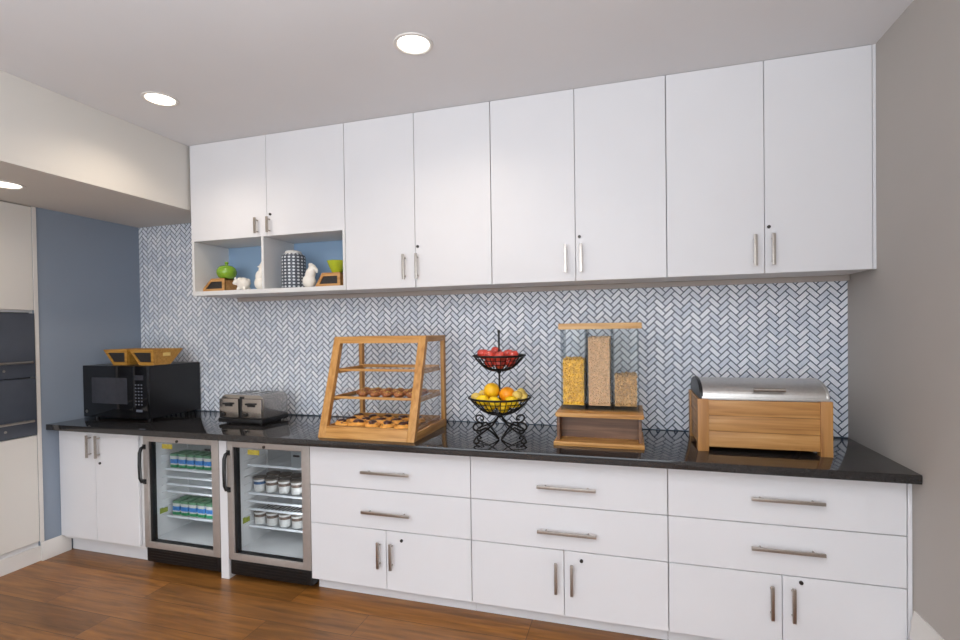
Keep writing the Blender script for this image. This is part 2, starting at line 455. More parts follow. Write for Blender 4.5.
# ------------------------------------------------------------------ wall cabinets
def wall_cabinet(x0, xm, x1, hx, kx, kz, label, z0=ZU):
    t = thing('wall_cabinet', label, 'cabinet', ((x0+x1)/2, YU/2, z0), 'tall wall cabinets')
    part('body', 'white_in', t, box, x0+.001, x1-.001, YU+.021, -.012, z0, ZCEIL-.0015)
    for i, (a, b) in enumerate(((x0+.002, xm-.0015), (xm+.0015, x1-.002))):
        d = part('door', 'white', t, front_panel, a, b, z0, ZCEIL-.002, YU)
        bm = bmesh.new(); bar_handle(bm, (hx[i], YU, hx[2]), (hx[i], YU, hx[3])); obj('handle', bm, 'nickel', d)
        if i: bm = bmesh.new(); lock_fn(bm, kx, kz, YU); obj('lock', bm, 'lockm', d)
    return t
wall_cabinet(-1.7149, -1.236, -.7576, (-1.305, -1.221, 1.829, 1.982), -1.219, 2.026, 'white two-door wall cabinet between the open-shelf unit and the cabinets over the fruit stand')
wall_cabinet(-.7576, -.2787, .1934, (-.332, -.248, 1.826, 1.98), -.257, 2.022, 'white two-door wall cabinet hanging above the cereal dispenser')
t = wall_cabinet(.1934, .6506, XR-.014, (.604, .684, 1.818, 1.973), .669, 2.01, 'white two-door wall cabinet against the taupe right wall above the roll-top box')
part('filler_strip', 'white', t, box, XR-.014, XR-.001, YU, YU+.02, ZU, ZCEIL-.002)

# open-shelf unit
x0, x1, xm, zd, zf = -2.9401, -1.7149, -2.304, 2.175, 1.812
t = thing('shelf_cabinet', 'white wall cabinet with two small doors over open blue-backed cubbies', 'cabinet', ((x0+x1)/2, YU/2, 1.79), 'tall wall cabinets')
part('body', 'white_in', t, box, x0+.001, x1-.001, YU+.021, -.012, zd-.012, ZCEIL-.0015)
for i, (a, b) in enumerate(((x0+.001, xm-.0015), (xm+.0015, x1-.002))):
    d = part('door', 'white', t, front_panel, a, b, zd-.014, ZCEIL-.002, YU)
    hx = (-2.377, -2.281)[i]
    bm = bmesh.new(); bar_handle(bm, (hx, YU, 2.18), (hx, YU, 2.284)); obj('handle', bm, 'nickel', d)
    if i: bm = bmesh.new(); lock_fn(bm, -2.275, 2.303, YU); obj('lock', bm, 'lockm', d)
part('side_panel', 'white_in', t, box, x0+.001, x0+.022, YU, -.012, 1.782, zd-.014, .001, 1)
part('side_panel', 'white_in', t, box, x1-.02, x1-.001, YU, -.012, 1.782, zd-.014, .001, 1)
part('divider', 'white_in', t, box, -2.354, -2.334, YU, -.012, zf, zd-.014, .001, 1)
part('bottom_shelf', 'white_in', t, box, x0+.022, x1-.02, YU, -.012, 1.782, zf, .001, 1)
part('back_panel', 'bluelit', t, box, x0+.022, x1-.02, -.016, -.0125, zf, zd-.013)

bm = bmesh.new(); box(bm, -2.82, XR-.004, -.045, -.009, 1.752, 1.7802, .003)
single('mounting_rail', bm, 'railm', 'thin shade-toned rail running under the wall cabinets along the tiles', 'rail')

# ------------------------------------------------------------------ base cabinets
def drawer(t, x0, x1, z0, z1, h0, h1, hz):
    d = part('drawer', 'white', t, front_panel, x0, x1, z0, z1, YB)
    bm = bmesh.new(); bar_handle(bm, (h0, YB, hz), (h1, YB, hz), .032); obj('handle', bm, 'nickel', d)
def base_cabinet(x0, xm, x1, hd, hz, hx, vz, kx, kz, label):
    t = thing('base_cabinet', label, 'cabinet', ((x0+x1)/2, -.33, 0), 'drawer base cabinets')
    part('body', 'white_in', t, box, x0+.001, x1-.001, YB+.021, -.012, .08, ZCT-.0005)
    part('toe_kick', 'white', t, box, x0+.001, x1-.001, -.57, -.55, 0, .08)
    drawer(t, x0+.002, x1-.002, .6355, ZCT-.004, *hd, hz[0]); drawer(t, x0+.002, x1-.002, .4148, .6318, *hd, hz[1])
    for i, (a, b) in enumerate(((x0+.002, xm-.0015), (xm+.0015, x1-.002))):
        d = part('door', 'white', t, front_panel, a, b, .0832, .411, YB)
        bm = bmesh.new(); bar_handle(bm, (hx[i], YB, vz[0]), (hx[i], YB, vz[1])); obj('handle', bm, 'nickel', d)
        if i: bm = bmesh.new(); lock_fn(bm, kx, kz, YB); obj('lock', bm, 'lockm', d)
    return t
base_cabinet(-1.7884, -1.304, -.8071, (-1.440, -1.149), (.736, .513), (-1.343, -1.267), (.207, .352), -1.209, .366, 'white two-drawer base cabinet below the wooden bakery case')
base_cabinet(-.8071, -.323, .1662, (-.451, -.162), (.731, .507), (-.361, -.283), (.202, .356), -.237, .371, 'white two-drawer base cabinet below the fruit stand and cereal dispenser')
t = base_cabinet(.1662, .640, 1.103, (.513, .799), (.752, .531), (.595, .679), (.219, .371), .713, .389, 'white two-drawer base cabinet below the roll-top box by the right wall')
part('filler_strip', 'white', t, box, 1.1035, XR-.002, YB-.002, YB+.5, 0.01, ZCT-.001)

x0, xm, x1 = XL+.004, -3.478, -3.099
t = thing('base_cabinet', 'white two-door base cabinet below the black microwave', 'cabinet', ((x0+x1)/2, -.33, 0))
part('body', 'white_in', t, box, x0+.001, x1+.028, YB+.021, -.012, .1, ZCT-.0005)
part('toe_kick', 'white', t, box, x0+.005, x1+.028, -.57, -.55, 0, .1)
for i, (a, b) in enumerate(((x0, xm-.0015), (xm+.0015, x1))):
    d = part('door', 'white', t, front_panel, a, b, .122, ZCT-.006, YB)
    hx = (-3.516, -3.436)[i]
    bm = bmesh.new(); bar_handle(bm, (hx, YB, .69), (hx, YB, .842)); obj('handle', bm, 'nickel', d)
    if i: bm = bmesh.new(); lock_fn(bm, -3.434, .652, YB); obj('lock', bm, 'lockm', d)
bm = bmesh.new(); box(bm, -2.44, -2.383, YB, -.012, 0, ZCT-.0005, .001, 1)
single('end_panel', bm, 'white', 'narrow white upright panel between the two glass-door fridges', 'panel')

# countertop
bm = bmesh.new(); box(bm, XL+.002, XR-.002, YC, -.0085, ZCT, ZC, .004)
single('countertop', bm, 'granite', 'long polished black stone countertop over the white base cabinets', 'countertop')

# ------------------------------------------------------------------ fridges
def fridge(x0, x1, label, shelves):
    z0, z1 = .125, .855
    t = thing('mini_fridge', label, 'fridge', ((x0+x1)/2, -.33, 0), 'glass-door fridges under the counter')
    bm = bmesh.new(); yb, yf = -.05, -.592
    box(bm, x0, x0+.035, yf, yb, z0, z1); box(bm, x1-.035, x1, yf, yb, z0, z1)
    box(bm, x0+.035, x1-.035, yf, yb, z1-.035, z1); box(bm, x0+.035, x1-.035, yf, yb, z0, z0+.045); box(bm, x0+.035, x1-.035, yb-.03, yb, z0+.045, z1-.035)
    obj('body', bm, 'liner', t)
    part('base_grille', 'black', t, lambda bm: (box(bm, x0+.002, x1-.002, -.633, -.08, .028, z0-.001, .016, 4), [box(bm, x0+.04, x1-.04, -.636, -.631, .048+.018*i, .055+.018*i) for i in range(4)], [cyl(bm, (x, y, 0), (x, y, .03), .018, 14) for x in (x0+.05, x1-.05) for y in (-.55, -.12)]))
    # door: frame with opening
    L, R, B, T = x0+.038, x1-.056, z0+.038, z1-.034
    bm = bmesh.new(); y0, y1 = YB, -.595
    box(bm, x0, L, y0, y1, z0, z1, .003); box(bm, R, x1, y0, y1, z0, z1, .003); box(bm, L-.002, R+.002, y0, y1, T, z1, .003); box(bm, L-.002, R+.002, y0, y1, z0, B, .003)
    d = obj('door', bm, 'steelframe', t)
    bm = bmesh.new(); g = .012
    box(bm, L, L+.017, y0+.012, y1, B, T); box(bm, R-.004, R, y0+.012, y1, B, T); box(bm, L, R, y0+.012, y1, T-.004, T); box(bm, L, R, y0+.012, y1, B, B+.004)
    obj('gasket', bm, 'black', d)
    part('glass_pane', 'fglass', d, box, L+.014, R-.003, y0+.02, y0+.026, B+.005, T-.005)
    bm = bmesh.new(); hx = x0+.010
    tube(bm, [(hx, y0+.002, .785), (hx, y0-.022, .778), (hx, y0-.033, .752), (hx, y0-.036, .67), (hx, y0-.033, .588), (hx, y0-.022, .562), (hx, y0+.002, .555)], .011, 10)
    box(bm, hx-.013, hx+.013, y0-.004, y0+.002, .768, .80, .003); box(bm, hx-.013, hx+.013, y0-.004, y0+.002, .54, .572, .003)
    obj('handle', bm, 'black', d)
    bm = bmesh.new(); cyl(bm, ((x0+x1)/2-.02, y0, z1-.022), ((x0+x1)/2-.02, y0-.006, z1-.022), .009); obj('lock', bm, 'lockm', d)
    part('sticker', 'yellowtag', d, box, L+.1, L+.185, y0+.0185, y0+.0198, T-.045, T-.015)
    part('badge', 'black', d, box, R-.07, R-.025, y0+.0185, y0+.0198, T-.04, T-.028)
    part('sticker', 'greentag', t, box, x0+.0352, x0+.0366, -.56, -.50, .315, .352)
    for z in shelves:
        bm = bmesh.new(); a, b, ya, yb2 = x0+.037, x1-.037, -.505, -.085
        cyl(bm, (a, ya, z-.006), (b, ya, z-.006), .0078, 8); cyl(bm, (a, yb2, z-.006), (b, yb2, z-.006), .004, 8)
        for q in range(19): xx = a+.01+(b-a-.02)*q/18; cyl(bm, (xx, ya, z-.003), (xx, yb2, z-.003), .0016, 6)
        obj('shelf', bm, 'wire', t)
    for q0, q1 in ((x0+.035, x0+.043), (x1-.043, x1-.035)):
        bm = bmesh.new(); box(bm, q0, q1, -.335, -.325, .26, .79)
        for zz in [.30+.05*i for i in range(10)]: box(bm, q0, q1, -.54, -.12, zz, zz+.006)
        obj('shelf_rail', bm, 'liner', t)
    part('interior_light', 'ledwhite', t, box, x0+.08, x1-.08, -.56, -.53, z1-.043, z1-.0355)
    return t
fridge(-3.053, -2.444, 'left glass-door fridge stocked with green and blue drink cartons', (.61, .56, .51, .46, .29))
fridge(-2.379, -1.7895, 'right glass-door fridge stocked with pale lidded food cups', (.68, .50, .45, .40, .29))

ORD = ['first', 'second', 'third', 'fourth', 'fifth', 'sixth', 'seventh', 'eighth', 'ninth', 'tenth']
# cartons in the left fridge
def make_carton():
    t = thing('drink_carton', '', 'carton', (0, 0, 0), 'cartons in the left fridge')
    w = .0275
    part('body', 'cupwhite', t, box, -w, w, -w, w, 0, .092, .006)
    part('label', 'cupblue', t, box, -w-.0006, w+.0006, -w-.0006, w+.0006, .030, .064, .006)
    part('label_band', 'cupgreen', t, box, -w-.0005, w+.0005, -w-.0005, w+.0005, .003, .026, .005)
    part('lid', 'cuplid', t, box, -w-.001, w+.001, -w-.001, w+.001, .080, .097, .006)
    return t
proto = make_carton(); first = True
for sh, z in (('upper', .61), ('lower', .29)):
    for row, y in (('front', -.468), ('back', -.40)):
        for i in range(6):
            x = -2.978+.084*i
            if row == 'front': x = -2.965+.071*i
            if sh == 'lower': x += .012
            lab = '%s green carton from left, %s row on %s stocked shelf, left fridge' % (ORD[i], row, sh)
            if row == 'back': x = -2.965+.071*i
            if first: proto.location = (x, y, z); proto['label'] = lab; first = False
            else: dup(proto, (x, y, z), lab)
# food cups in the right fridge
def make_cup(lm):
    t = thing('food_cup', '', 'cup', (0, 0, 0), 'lidded cups in the right fridge')
    bm = bmesh.new(); lathe(bm, [(0, 0), (.033, 0), (.036, .003), (.041, .078), (.041, .08), (0, .08)], n=24); obj('body', bm, 'cupwhite', t)
    bm = bmesh.new(); lathe(bm, [(.0352, .012), (.0358, .012), (.0406, .066), (.0390, .066)], n=24); obj('label', bm, lm, t)
    bm = bmesh.new(); lathe(bm, [(0, .079), (.043, .079), (.044, .082), (.043, .089), (.036, .091), (0, .091)], n=24); obj('lid', bm, 'cupdark', t)
    return t
pa, pb = make_cup('cupbrown'), make_cup('cupnavy'); used = set()
for sh, z in (('upper', .50), ('lower', .29)):
    for row, y in (('front', -.455), ('back', -.355)):
        for i in range(5):
            x = -2.295+.094*i+(.02 if row == 'back' else 0)
            src = pb if (sh == 'upper' and row == 'front' and i == 0) else pa
            lab = '%s pale lidded cup from left, %s row on %s stocked shelf, right fridge' % (ORD[i], row, sh)
            if src == pb: lab = 'cup with blue label at left end of the upper row, right fridge'
            if src.name not in used: src.location = (x, y, z); src['label'] = lab; used.add(src.name)
            else: dup(src, (x, y, z), lab)

# ------------------------------------------------------------------ tall oven unit on the left
xf = XL+.004
t = thing('oven_cabinet', 'tall pale built-in cabinet housing the dark wall oven at the left edge', 'cabinet', (XL-.3, -1.55, 0))
ya, yb = -2.4, -.77
def oc_body(bm):
    box(bm, XL-.62, XL-.016, ya, yb, .1, .845); box(bm, XL-.62, XL-.016, ya, yb, 1.675, ZSOF-.002); box(bm, XL-.62, XL-.6, ya, yb, .845, 1.675)
    box(bm, XL-.6, XL-.016, yb-.02, yb, .845, 1.675); box(bm, XL-.6, XL-.016, ya, -1.43, .845, 1.675)
obj('body', (lambda b: (oc_body(b), b)[1])(bmesh.new()), 'white_in', t)
part('door', 'soffit', t, box, XL-.015, xf, -1.425, yb-.004, 1.69, ZSOF-.006, .0015, 1)
part('door', 'soffit', t, box, XL-.015, xf, -1.425, yb-.004, .135, .852, .0015, 1)
part('door', 'soffit', t, box, XL-.015, xf, ya, -1.43, .135, ZSOF-.006, .0015, 1)
part('stile', 'trim', t, box, XL+.0005, xf+.004, yb-.002, -.748, .125, ZSOF-.002, .001, 1)
part('toe_kick', 'trim', t, box, XL-.04, XL-.0005, ya, yb+.004, 0, .1)
t = thing('double_oven', 'dark glass double oven built into the tall cabinet at the left edge', 'oven', (XL-.3, -1.1, .846))
part('body', 'black', t, box, XL-.59, XL-.014, -1.427, yb-.023, .847, 1.673)
for z0, z1, hz in ((1.245, 1.668, 1.345), (.857, 1.238, .957)):
    d = part('door', 'oven', t, box, XL-.013, xf+.008, -1.424, yb-.006, z0, z1, .003)
    bm = bmesh.new(); cyl(bm, (xf+.045, -1.39, hz), (xf+.045, -.815, hz), .008, 12)
    for y in (-1.35, -.85): cyl(bm, (xf+.006, y, hz), (xf+.045, y, hz), .006, 10)
    obj('handle', bm, 'nickel', d)
    bm = bmesh.new(); lathe(bm, [(0, 0), (.008, 0), (.008, .002), (0, .002)], (xf+.008, -.955, hz-.05), 16, 'x'); obj('badge', bm, 'nickel', d)

# ------------------------------------------------------------------ ceiling downlights
def downlight(x, y, z, r, label):
    t = thing('ceiling_downlight', label, 'ceiling light', (x, y, z), 'recessed ceiling downlights')
    bm = bmesh.new(); lathe(bm, [(r, -.0005), (r+.006, -.006), (r+.018, -.005), (r+.02, -.0005)], (x, y, z), 36); obj('trim_ring', bm, 'trim', t)
    bm = bmesh.new(); lathe(bm, [(0, -.002), (r, -.002), (r, -.0005), (0, -.0005)], (x, y, z), 36); obj('lens', bm, 'lamp', t)
downlight(-.935, -1.0, ZCEIL, .072, 'round recessed downlight in the ceiling above the fruit stand side')
downlight(-2.50, -.94, ZCEIL, .072, 'round recessed downlight in the ceiling near the white soffit')
downlight(-3.40, -1.165, ZSOF, .075, 'round recessed downlight in the low soffit underside at the left edge')

# ------------------------------------------------------------------ microwave
x0, x1, y0, y1, z0, z1 = XL+.003, -3.213, -.47, -.02, ZC+.011, 1.297
t = thing('microwave_oven', 'black countertop microwave standing in the left corner', 'microwave', ((x0+x1)/2, -.25, ZC))
part('body', 'mwbody', t, box, x0, x1, y0+.022, y1, z0, z1, .006)
xd = -3.345
d = part('door', 'blackgloss', t, box, x0, xd-.001, y0, y0+.021, z0, z1, .004)
part('window', 'window', d, box, x0+.085, xd-.05, y0-.0012, y0+.004, z0+.10, z1-.085, .003)
part('badge', 'nickel', d, lambda bm: cyl(bm, (x0+.032, y0, z0+.04), (x0+.032, y0-.002, z0+.04), .011, 18))
p = part('control_panel', 'blackgloss', t, box, xd+.001, x1, y0, y0+.021, z0, z1, .004)
def keypad(bm):
    for r in range(7):
        for c in range(3):
            x = xd+.022+c*.027; z = z1-.13-r*.023
            box(bm, x, x+.013, y0-.001, y0+.002, z-.007, z+.001)
    box(bm, xd+.03, xd+.088, y0-.001, y0+.002, z0+.05, z0+.066)
obj('keypad', (lambda b: (keypad(b), b)[1])(bmesh.new()), 'keys', p)
part('display', 'window', p, box, xd+.022, xd+.1, y0-.001, y0+.002, z1-.10, z1-.065)
for x in (x0+.05, x1-.05):
    for y in (y0+.06, y1-.06): bm = bmesh.new(); cyl(bm, (x, y, ZC), (x, y, z0+.002), .016, 16); obj('foot', bm, 'black', t)
bm = bmesh.new()   # vents on the right side
t['label'] = 'black countertop microwave standing in the left corner'

# ------------------------------------------------------------------ wooden scoop bins
def make_bin(name, label, W, D, H, inv, wi=.42, group=None, tagplate=False, m='bamboo'):
    """front face vertical, right face vertical, left and back faces sloping; inv = broad side down"""
    t = thing(name, label, 'bin', (0, 0, 0), group)
    wb, db = (W, D) if inv else (W*(1-wi), D*.55)
    wt, dt = (W*(1-wi), D*.75) if inv else (W, D)
    th = .010
    def P(x, y, z): return (W/2-x, y-D/2, z)         # x measured from the right face, y from the front
    def wl(z): return wb+(wt-wb)*z/H
    def dl(z): return db+(dt-db)*z/H
    bm = bmesh.new()
    # bottom (or top) board plus back, left walls
    zb0, zb1 = (H-th, H) if inv else (0, th)
    hexa(bm, [P(0, 0, zb0), P(wl(zb0), 0, zb0), P(wl(zb0), dl(zb0), zb0), P(0, dl(zb0), zb0), P(0, 0, zb1), P(wl(zb1), 0, zb1), P(wl(zb1), dl(zb1), zb1), P(0, dl(zb1), zb1)])
    hexa(bm, [P(wl(0)-th, 0, 0), P(wl(0), 0, 0), P(wl(0), dl(0), 0), P(wl(0)-th, dl(0), 0), P(wl(H)-th, 0, H), P(wl(H), 0, H), P(wl(H), dl(H), H), P(wl(H)-th, dl(H), H)])
    hexa(bm, [P(0, dl(0)-th, 0), P(wl(0), dl(0)-th, 0), P(wl(0), dl(0), 0), P(0, dl(0), 0), P(0, dl(H)-th, H), P(wl(H), dl(H)-th, H), P(wl(H), dl(H), H), P(0, dl(H), H)])
    hexa(bm, [P(0, 0, 0), P(th, 0, 0), P(th, dl(0), 0), P(0, dl(0), 0), P(0, 0, H), P(th, 0, H), P(th, dl(H), H), P(0, dl(H), H)])
    obj('body', bm, m, t)
    # front frame ring around a dark board
    bm = bmesh.new(); f = .022; y0, y1 = -.004, .008
    for a in ((0, f), (H-f, H)):
        hexa(bm, [P(0, y0, a[0]), P(wl(a[0]), y0, a[0]), P(wl(a[0]), y1, a[0]), P(0, y1, a[0]), P(0, y0, a[1]), P(wl(a[1]), y0, a[1]), P(wl(a[1]), y1, a[1]), P(0, y1, a[1])])
    hexa(bm, [P(0, y0, f), P(f, y0, f), P(f, y1, f), P(0, y1, f), P(0, y0, H-f), P(f, y0, H-f), P(f, y1, H-f), P(0, y1, H-f)])
    hexa(bm, [P(wl(f)-f, y0, f), P(wl(f), y0, f), P(wl(f), y1, f), P(wl(f)-f, y1, f), P(wl(H-f)-f, y0, H-f), P(wl(H-f), y0, H-f), P(wl(H-f), y1, H-f), P(wl(H-f)-f, y1, H-f)])
    obj('front_frame', bm, m, t)
    bm = bmesh.new()
    hexa(bm, [P(f*.8, .002, f*.8), P(wl(f)-f*.8, .002, f*.8), P(wl(f)-f*.8, .006, f*.8), P(f*.8, .006, f*.8), P(f*.8, .002, H-f*.8), P(wl(H-f)-f*.8, .002, H-f*.8), P(wl(H-f)-f*.8, .006, H-f*.8), P(f*.8, .006, H-f*.8)])
    obj('front_board', bm, 'darkboard', t)
    if tagplate:
        bm = bmesh.new(); q = P(0, D*.42, H*.66); box(bm, q[0]-.001, q[0]+.003, q[1]-.03, q[1]+.03, q[2]-.012, q[2]+.012, .001); obj('tag_plate', bm, 'tag', t)
    return t
b1 = make_bin('wooden_bin', 'open wooden bin with pale side tag, right of two on the microwave', .228, .245, .112, False, .42, 'wooden bins', True)
b1.location = (-3.228-.114, -.40+.1225, 1.297)
b2 = dup(b1, (-3.475-.114, -.40+.1225, 1.297), 'open wooden bin with a dark front panel, left of two on the microwave')
w1 = make_bin('wooden_bin', 'upturned wooden bin under the green jar in the left cubby', .216, .14, .094, True, .47, 'wooden bins', m='pine')  # both upturned bins take a paler wood colour in place of brighter light
w1.location = (-2.729-.108, -.26+.07, zf)
w2 = make_bin('wooden_bin', 'upturned wooden bin under the lime bowl in the right cubby', .195, .14, .094, True, .30, 'wooden bins', m='pine')
w2.location = (-1.80-.0975, -.26+.07, zf)

# ------------------------------------------------------------------ shelf ornaments
z = zf+.094
bx, by = -2.762, -.205
t = thing('green_jar', 'round glossy green lidded jar standing on the upturned bin in the left cubby', 'jar', (bx, by, z))
bm = bmesh.new(); lathe(bm, [(0, 0), (.040, 0), (.056, .012), (.067, .036), (.068, .054), (.060, .076), (.042, .091), (.02, .097), (0, .097)], (bx, by, z), 36); obj('body', bm, 'greenglaze', t)
bm = bmesh.new(); lathe(bm, [(0, .095), (.011, .095), (.009, .106), (.014, .114), (.010, .121), (0, .122)], (bx, by, z), 20); obj('stem_knob', bm, 'greenglaze', t)
bx, by = -1.862, -.20
bm = bmesh.new(); lathe(bm, [(0, 0), (.03, 0), (.034, .006), (.052, .045), (.066, .082), (.063, .083), (.049, .047), (.03, .012), (0, .01)], (bx, by, z), 36)
single('bowl', bm, 'limebowl', 'small lime green bowl on the upturned bin in the right cubby', 'bowl')
bx, by, R = -2.172, -.24, .079
t = thing('canister', 'tall dark canister covered in pale dots in the right cubby', 'canister', (bx, by, zf))
bm = bmesh.new(); lathe(bm, [(0, 0), (R*.96, 0), (R, .006), (R, .205), (R*.95, .222), (R*.8, .232), (0, .232)], (bx, by, zf), 48); obj('body', bm, 'canister', t)
bm = bmesh.new(); lathe(bm, [(0, .231), (R*.68, .231), (R*.7, .237), (R*.66, .25), (R*.4, .256), (0, .257)], (bx, by, zf), 36); obj('lid', bm, 'cupwhite', t)

def blob(name, balls, label, cat, m='ceramic', vox=.0035):
    bm = bmesh.new()
    for c, r, s, rot in balls: ball(bm, c, r, 3, s, rot)
    o = obj(name, bm, m, smooth=180); recenter(o)
    md = o.modifiers.new('Remesh', 'REMESH'); md.mode = 'VOXEL'; md.voxel_size = vox; md.use_smooth_shade = True
    s = o.modifiers.new('Smooth', 'SMOOTH'); s.iterations = 3; s.factor = .5
    return tag(o, label, cat)
RY = lambda a: Matrix.Rotation(a, 4, 'Y')
N3 = (1, 1, 1)
sx, sy = -2.588, -.25
bl = [((sx+.01, sy, zf+.05), .047, (1, .85, .92), None)]
for i in range(14):
    a = i*2.4; e = -.2+.9*((i*7) % 10)/10
    bl.append(((sx+.01+.036*math.cos(a)*math.cos(e), sy+.03*math.sin(a)*math.cos(e), zf+.058+.032*math.sin(e)), .016, N3, None))
bl += [((sx-.038, sy-.012, zf+.062), .022, (1, .9, 1.05), None), ((sx-.054, sy-.016, zf+.055), .012, N3, None), ((sx-.034, sy-.028, zf+.083), .009, (.7, .7, 1.5), None), ((sx-.034, sy+.006, zf+.083), .009, (.7, .7, 1.5), None)]
for dx in (-.015, .035):
    for dy in (-.022, .022): bl.append(((sx+dx, sy+dy, zf+.012), .012, (1, 1, 1.2), None))
blob('ceramic_figurine', bl, 'small white ceramic sheep figurine beside the upturned bin', 'figurine')
sx, sy = -2.452, -.225
bl = [((sx, sy, zf+.05), .05, (.95, .8, 1.0), None), ((sx-.002, sy, zf+.095), .042, (.85, .8, 1.1), None), ((sx+.008, sy, zf+.135), .028, (.8, .8, 1.2), None),
      ((sx+.014, sy, zf+.168), .021, (1, .9, 1.1), None), ((sx+.012, sy, zf+.192), .008, (1.3, .6, 1.5), None), ((sx+.02, sy, zf+.186), .008, (1, .6, 1.5), None), ((sx-.012, sy-.006, zf+.165), .009, (1.4, .7, .7), None)]
blob('ceramic_bird', bl, 'tall white ceramic bird figurine standing beside the cubby divider', 'figurine')
sx, sy = -2.037, -.25
bl = [((sx-.008, sy, zf+.046), .046, (1.0, .8, 1.0), None), ((sx+.002, sy, zf+.09), .039, (.92, .8, 1.25), RY(.3)), ((sx+.018, sy, zf+.13), .027, (1, .85, 1.05), RY(.3)),
      ((sx+.044, sy-.004, zf+.126), .014, (1.3, .8, .9), RY(.6)), ((sx+.055, sy-.005, zf+.110), .010, (.9, .7, 1.6), None), ((sx-.002, sy, zf+.155), .011, (1, .6, 1.1), None), ((sx+.012, sy, zf+.157), .009, (1, .6, 1.1), None), ((sx-.045, sy+.012, zf+.03), .02, (1.2, .7, 1), RY(.5))]
blob('ceramic_bird', bl, 'white ceramic bird figurine with a drooping beak beside the dotted canister', 'figurine')

# ------------------------------------------------------------------ toaster
x0, x1, y0, y1 = -2.648, -2.300, -.42, -.165
t = thing('toaster', 'four-slice polished steel toaster with a black base', 'toaster', ((x0+x1)/2, (y0+y1)/2, ZC))
zb = ZC+.038
part('base', 'black', t, lambda bm: (box(bm, x0-.004, x1+.004, y0-.004, y1+.004, ZC+.008, zb, .008), [cyl(bm, (x, y, ZC), (x, y, ZC+.01), .012, 12) for x in (x0+.04, x1-.04) for y in (y0+.04, y1-.04)]))
def shell(bm):
    prof = []
    for k in range(9): a = PI/2*k/8; prof.append((x1-.045+.045*math.sin(PI/2-a+0) if False else x1-.045+.045*math.cos(a), 1.106-.045+.045*math.sin(a)))
    prof2 = [(x0+.045-.045*math.cos(PI/2-PI/2*k/8), 1.106-.045+.045*math.sin(PI/2-PI/2*k/8)) for k in range(9)]
    poly = [(x0, zb), (x1, zb)] + prof + prof2
    prism(bm, poly, 'y', y0+.018, y1, .004)
bm = bmesh.new(); shell(bm); obj('body', bm, 'chrome', t)
xm = (x0+x1)/2
part('slot', 'black', t, lambda bm: [box(bm, x, x+.028, y0+.06, y1-.03, 1.100, 1.1068) for x in (x0+.045, x0+.11, x1-.138, x1-.073)])
part('centre_gap', 'black', t, box, xm-.012, xm+.012, y0+.010, y0+.03, zb, 1.095)
for a, b in ((x0+.006, xm-.014), (xm+.014, x1-.006)):
    p = part('front_panel', 'chrome', t, box, a, b, y0-.002, y0+.02, zb+.002, 1.082, .008)
    part('lever_slot', 'black', p, box, a+.045, b-.045, y0-.003, y0+.002, 1.03, 1.055, .001)
    part('lever', 'black', p, box, a+.045, b-.045, y0-.024, y0-.002, 1.044, 1.056, .003)
    bm = bmesh.new(); cyl(bm, (a+.03, y0-.002, zb+.024), (a+.03, y0-.014, zb+.024), .013, 18); obj('dial', bm, 'black', p)

# ------------------------------------------------------------------ bakery display case
x0, x1 = -1.718, -1.118
zA, zB = ZC, 1.487
yF0, yF1, yR = -.66, -.47, -.155
def yf(z): return yF0+(z-zA)/(zB-zA)*(yF1-yF0)
t = thing('bakery_case', 'wooden bakery display case with sloping glass front', 'display case', ((x0+x1)/2, -.4, ZC))
w, th = .046, .022
def stile(bm, a, b):
    hexa(bm, [(a, yf(zA), zA), (b, yf(zA), zA), (b, yf(zA)+th*1.6, zA), (a, yf(zA)+th*1.6, zA), (a, yf(zB), zB), (b, yf(zB), zB), (b, yf(zB)+th*1.6, zB), (a, yf(zB)+th*1.6, zB)], .003)
part('front_post', 'oak_z', t, stile, x0, x0+w); part('front_post', 'oak_z', t, stile, x1-w, x1)
def frail(bm, za, zb2):
    a, b = x0+w-.001, x1-w+.001
    hexa(bm, [(a, yf(za)+.001, za), (b, yf(za)+.001, za), (b, yf(za)+th, za), (a, yf(za)+th, za), (a, yf(zb2)+.001, zb2), (b, yf(zb2)+.001, zb2), (b, yf(zb2)+th, zb2), (a, yf(zb2)+th, zb2)], .002)
part('front_rail', 'oak_x', t, frail, zA, zA+.062); part('front_rail', 'oak_x', t, frail, zB-.04, zB)
for a, b in ((x0, x0+.024), (x1-.024, x1)):
    part('back_post', 'oak_z', t, box, a, b, yR-.034, yR, zA, zB, .003)
    part('side_rail', 'oak_y', t, box, a+.001, b-.001, yF0+.03, yR-.03, zA, zA+.046, .002)
    part('side_rail', 'oak_y', t, box, a+.001, b-.001, yF1+.03, yR-.03, zB-.034, zB-.001, .002)
    bm = bmesh.new(); q = (a+b)/2
    hexa(bm, [(q-.0015, yf(zA+.04)+.03, zA+.04), (q+.0015, yf(zA+.04)+.03, zA+.04), (q+.0015, yR-.03, zA+.04), (q-.0015, yR-.03, zA+.04), (q-.0015, yf(zB-.03)+.03, zB-.03), (q+.0015, yf(zB-.03)+.03, zB-.03), (q+.0015, yR-.03, zB-.03), (q-.0015, yR-.03, zB-.03)])
    obj('side_glass', bm, 'sideglass', t)
part('back_rail', 'oak_x', t, box, x0+.024, x1-.024, yR-.02, yR, zA, zA+.046, .002)
part('back_rail', 'oak_x', t, box, x0+.024, x1-.024, yR-.02, yR, zB-.03, zB-.001, .002)
part('floor_board', 'oak_x', t, box, x0+.024, x1-.024, yF0+.03, yR-.02, zA+.002, zA+.014)
bm = bmesh.new(); a, b = x0+w-.006, x1-w+.006; za, zb2 = zA+.055, zB-.034
hexa(bm, [(a, yf(za)+.010, za), (b, yf(za)+.010, za), (b, yf(za)+.013, za), (a, yf(za)+.013, za), (a, yf(zb2)+.010, zb2), (b, yf(zb2)+.010, zb2), (b, yf(zb2)+.013, zb2), (a, yf(zb2)+.013, zb2)])
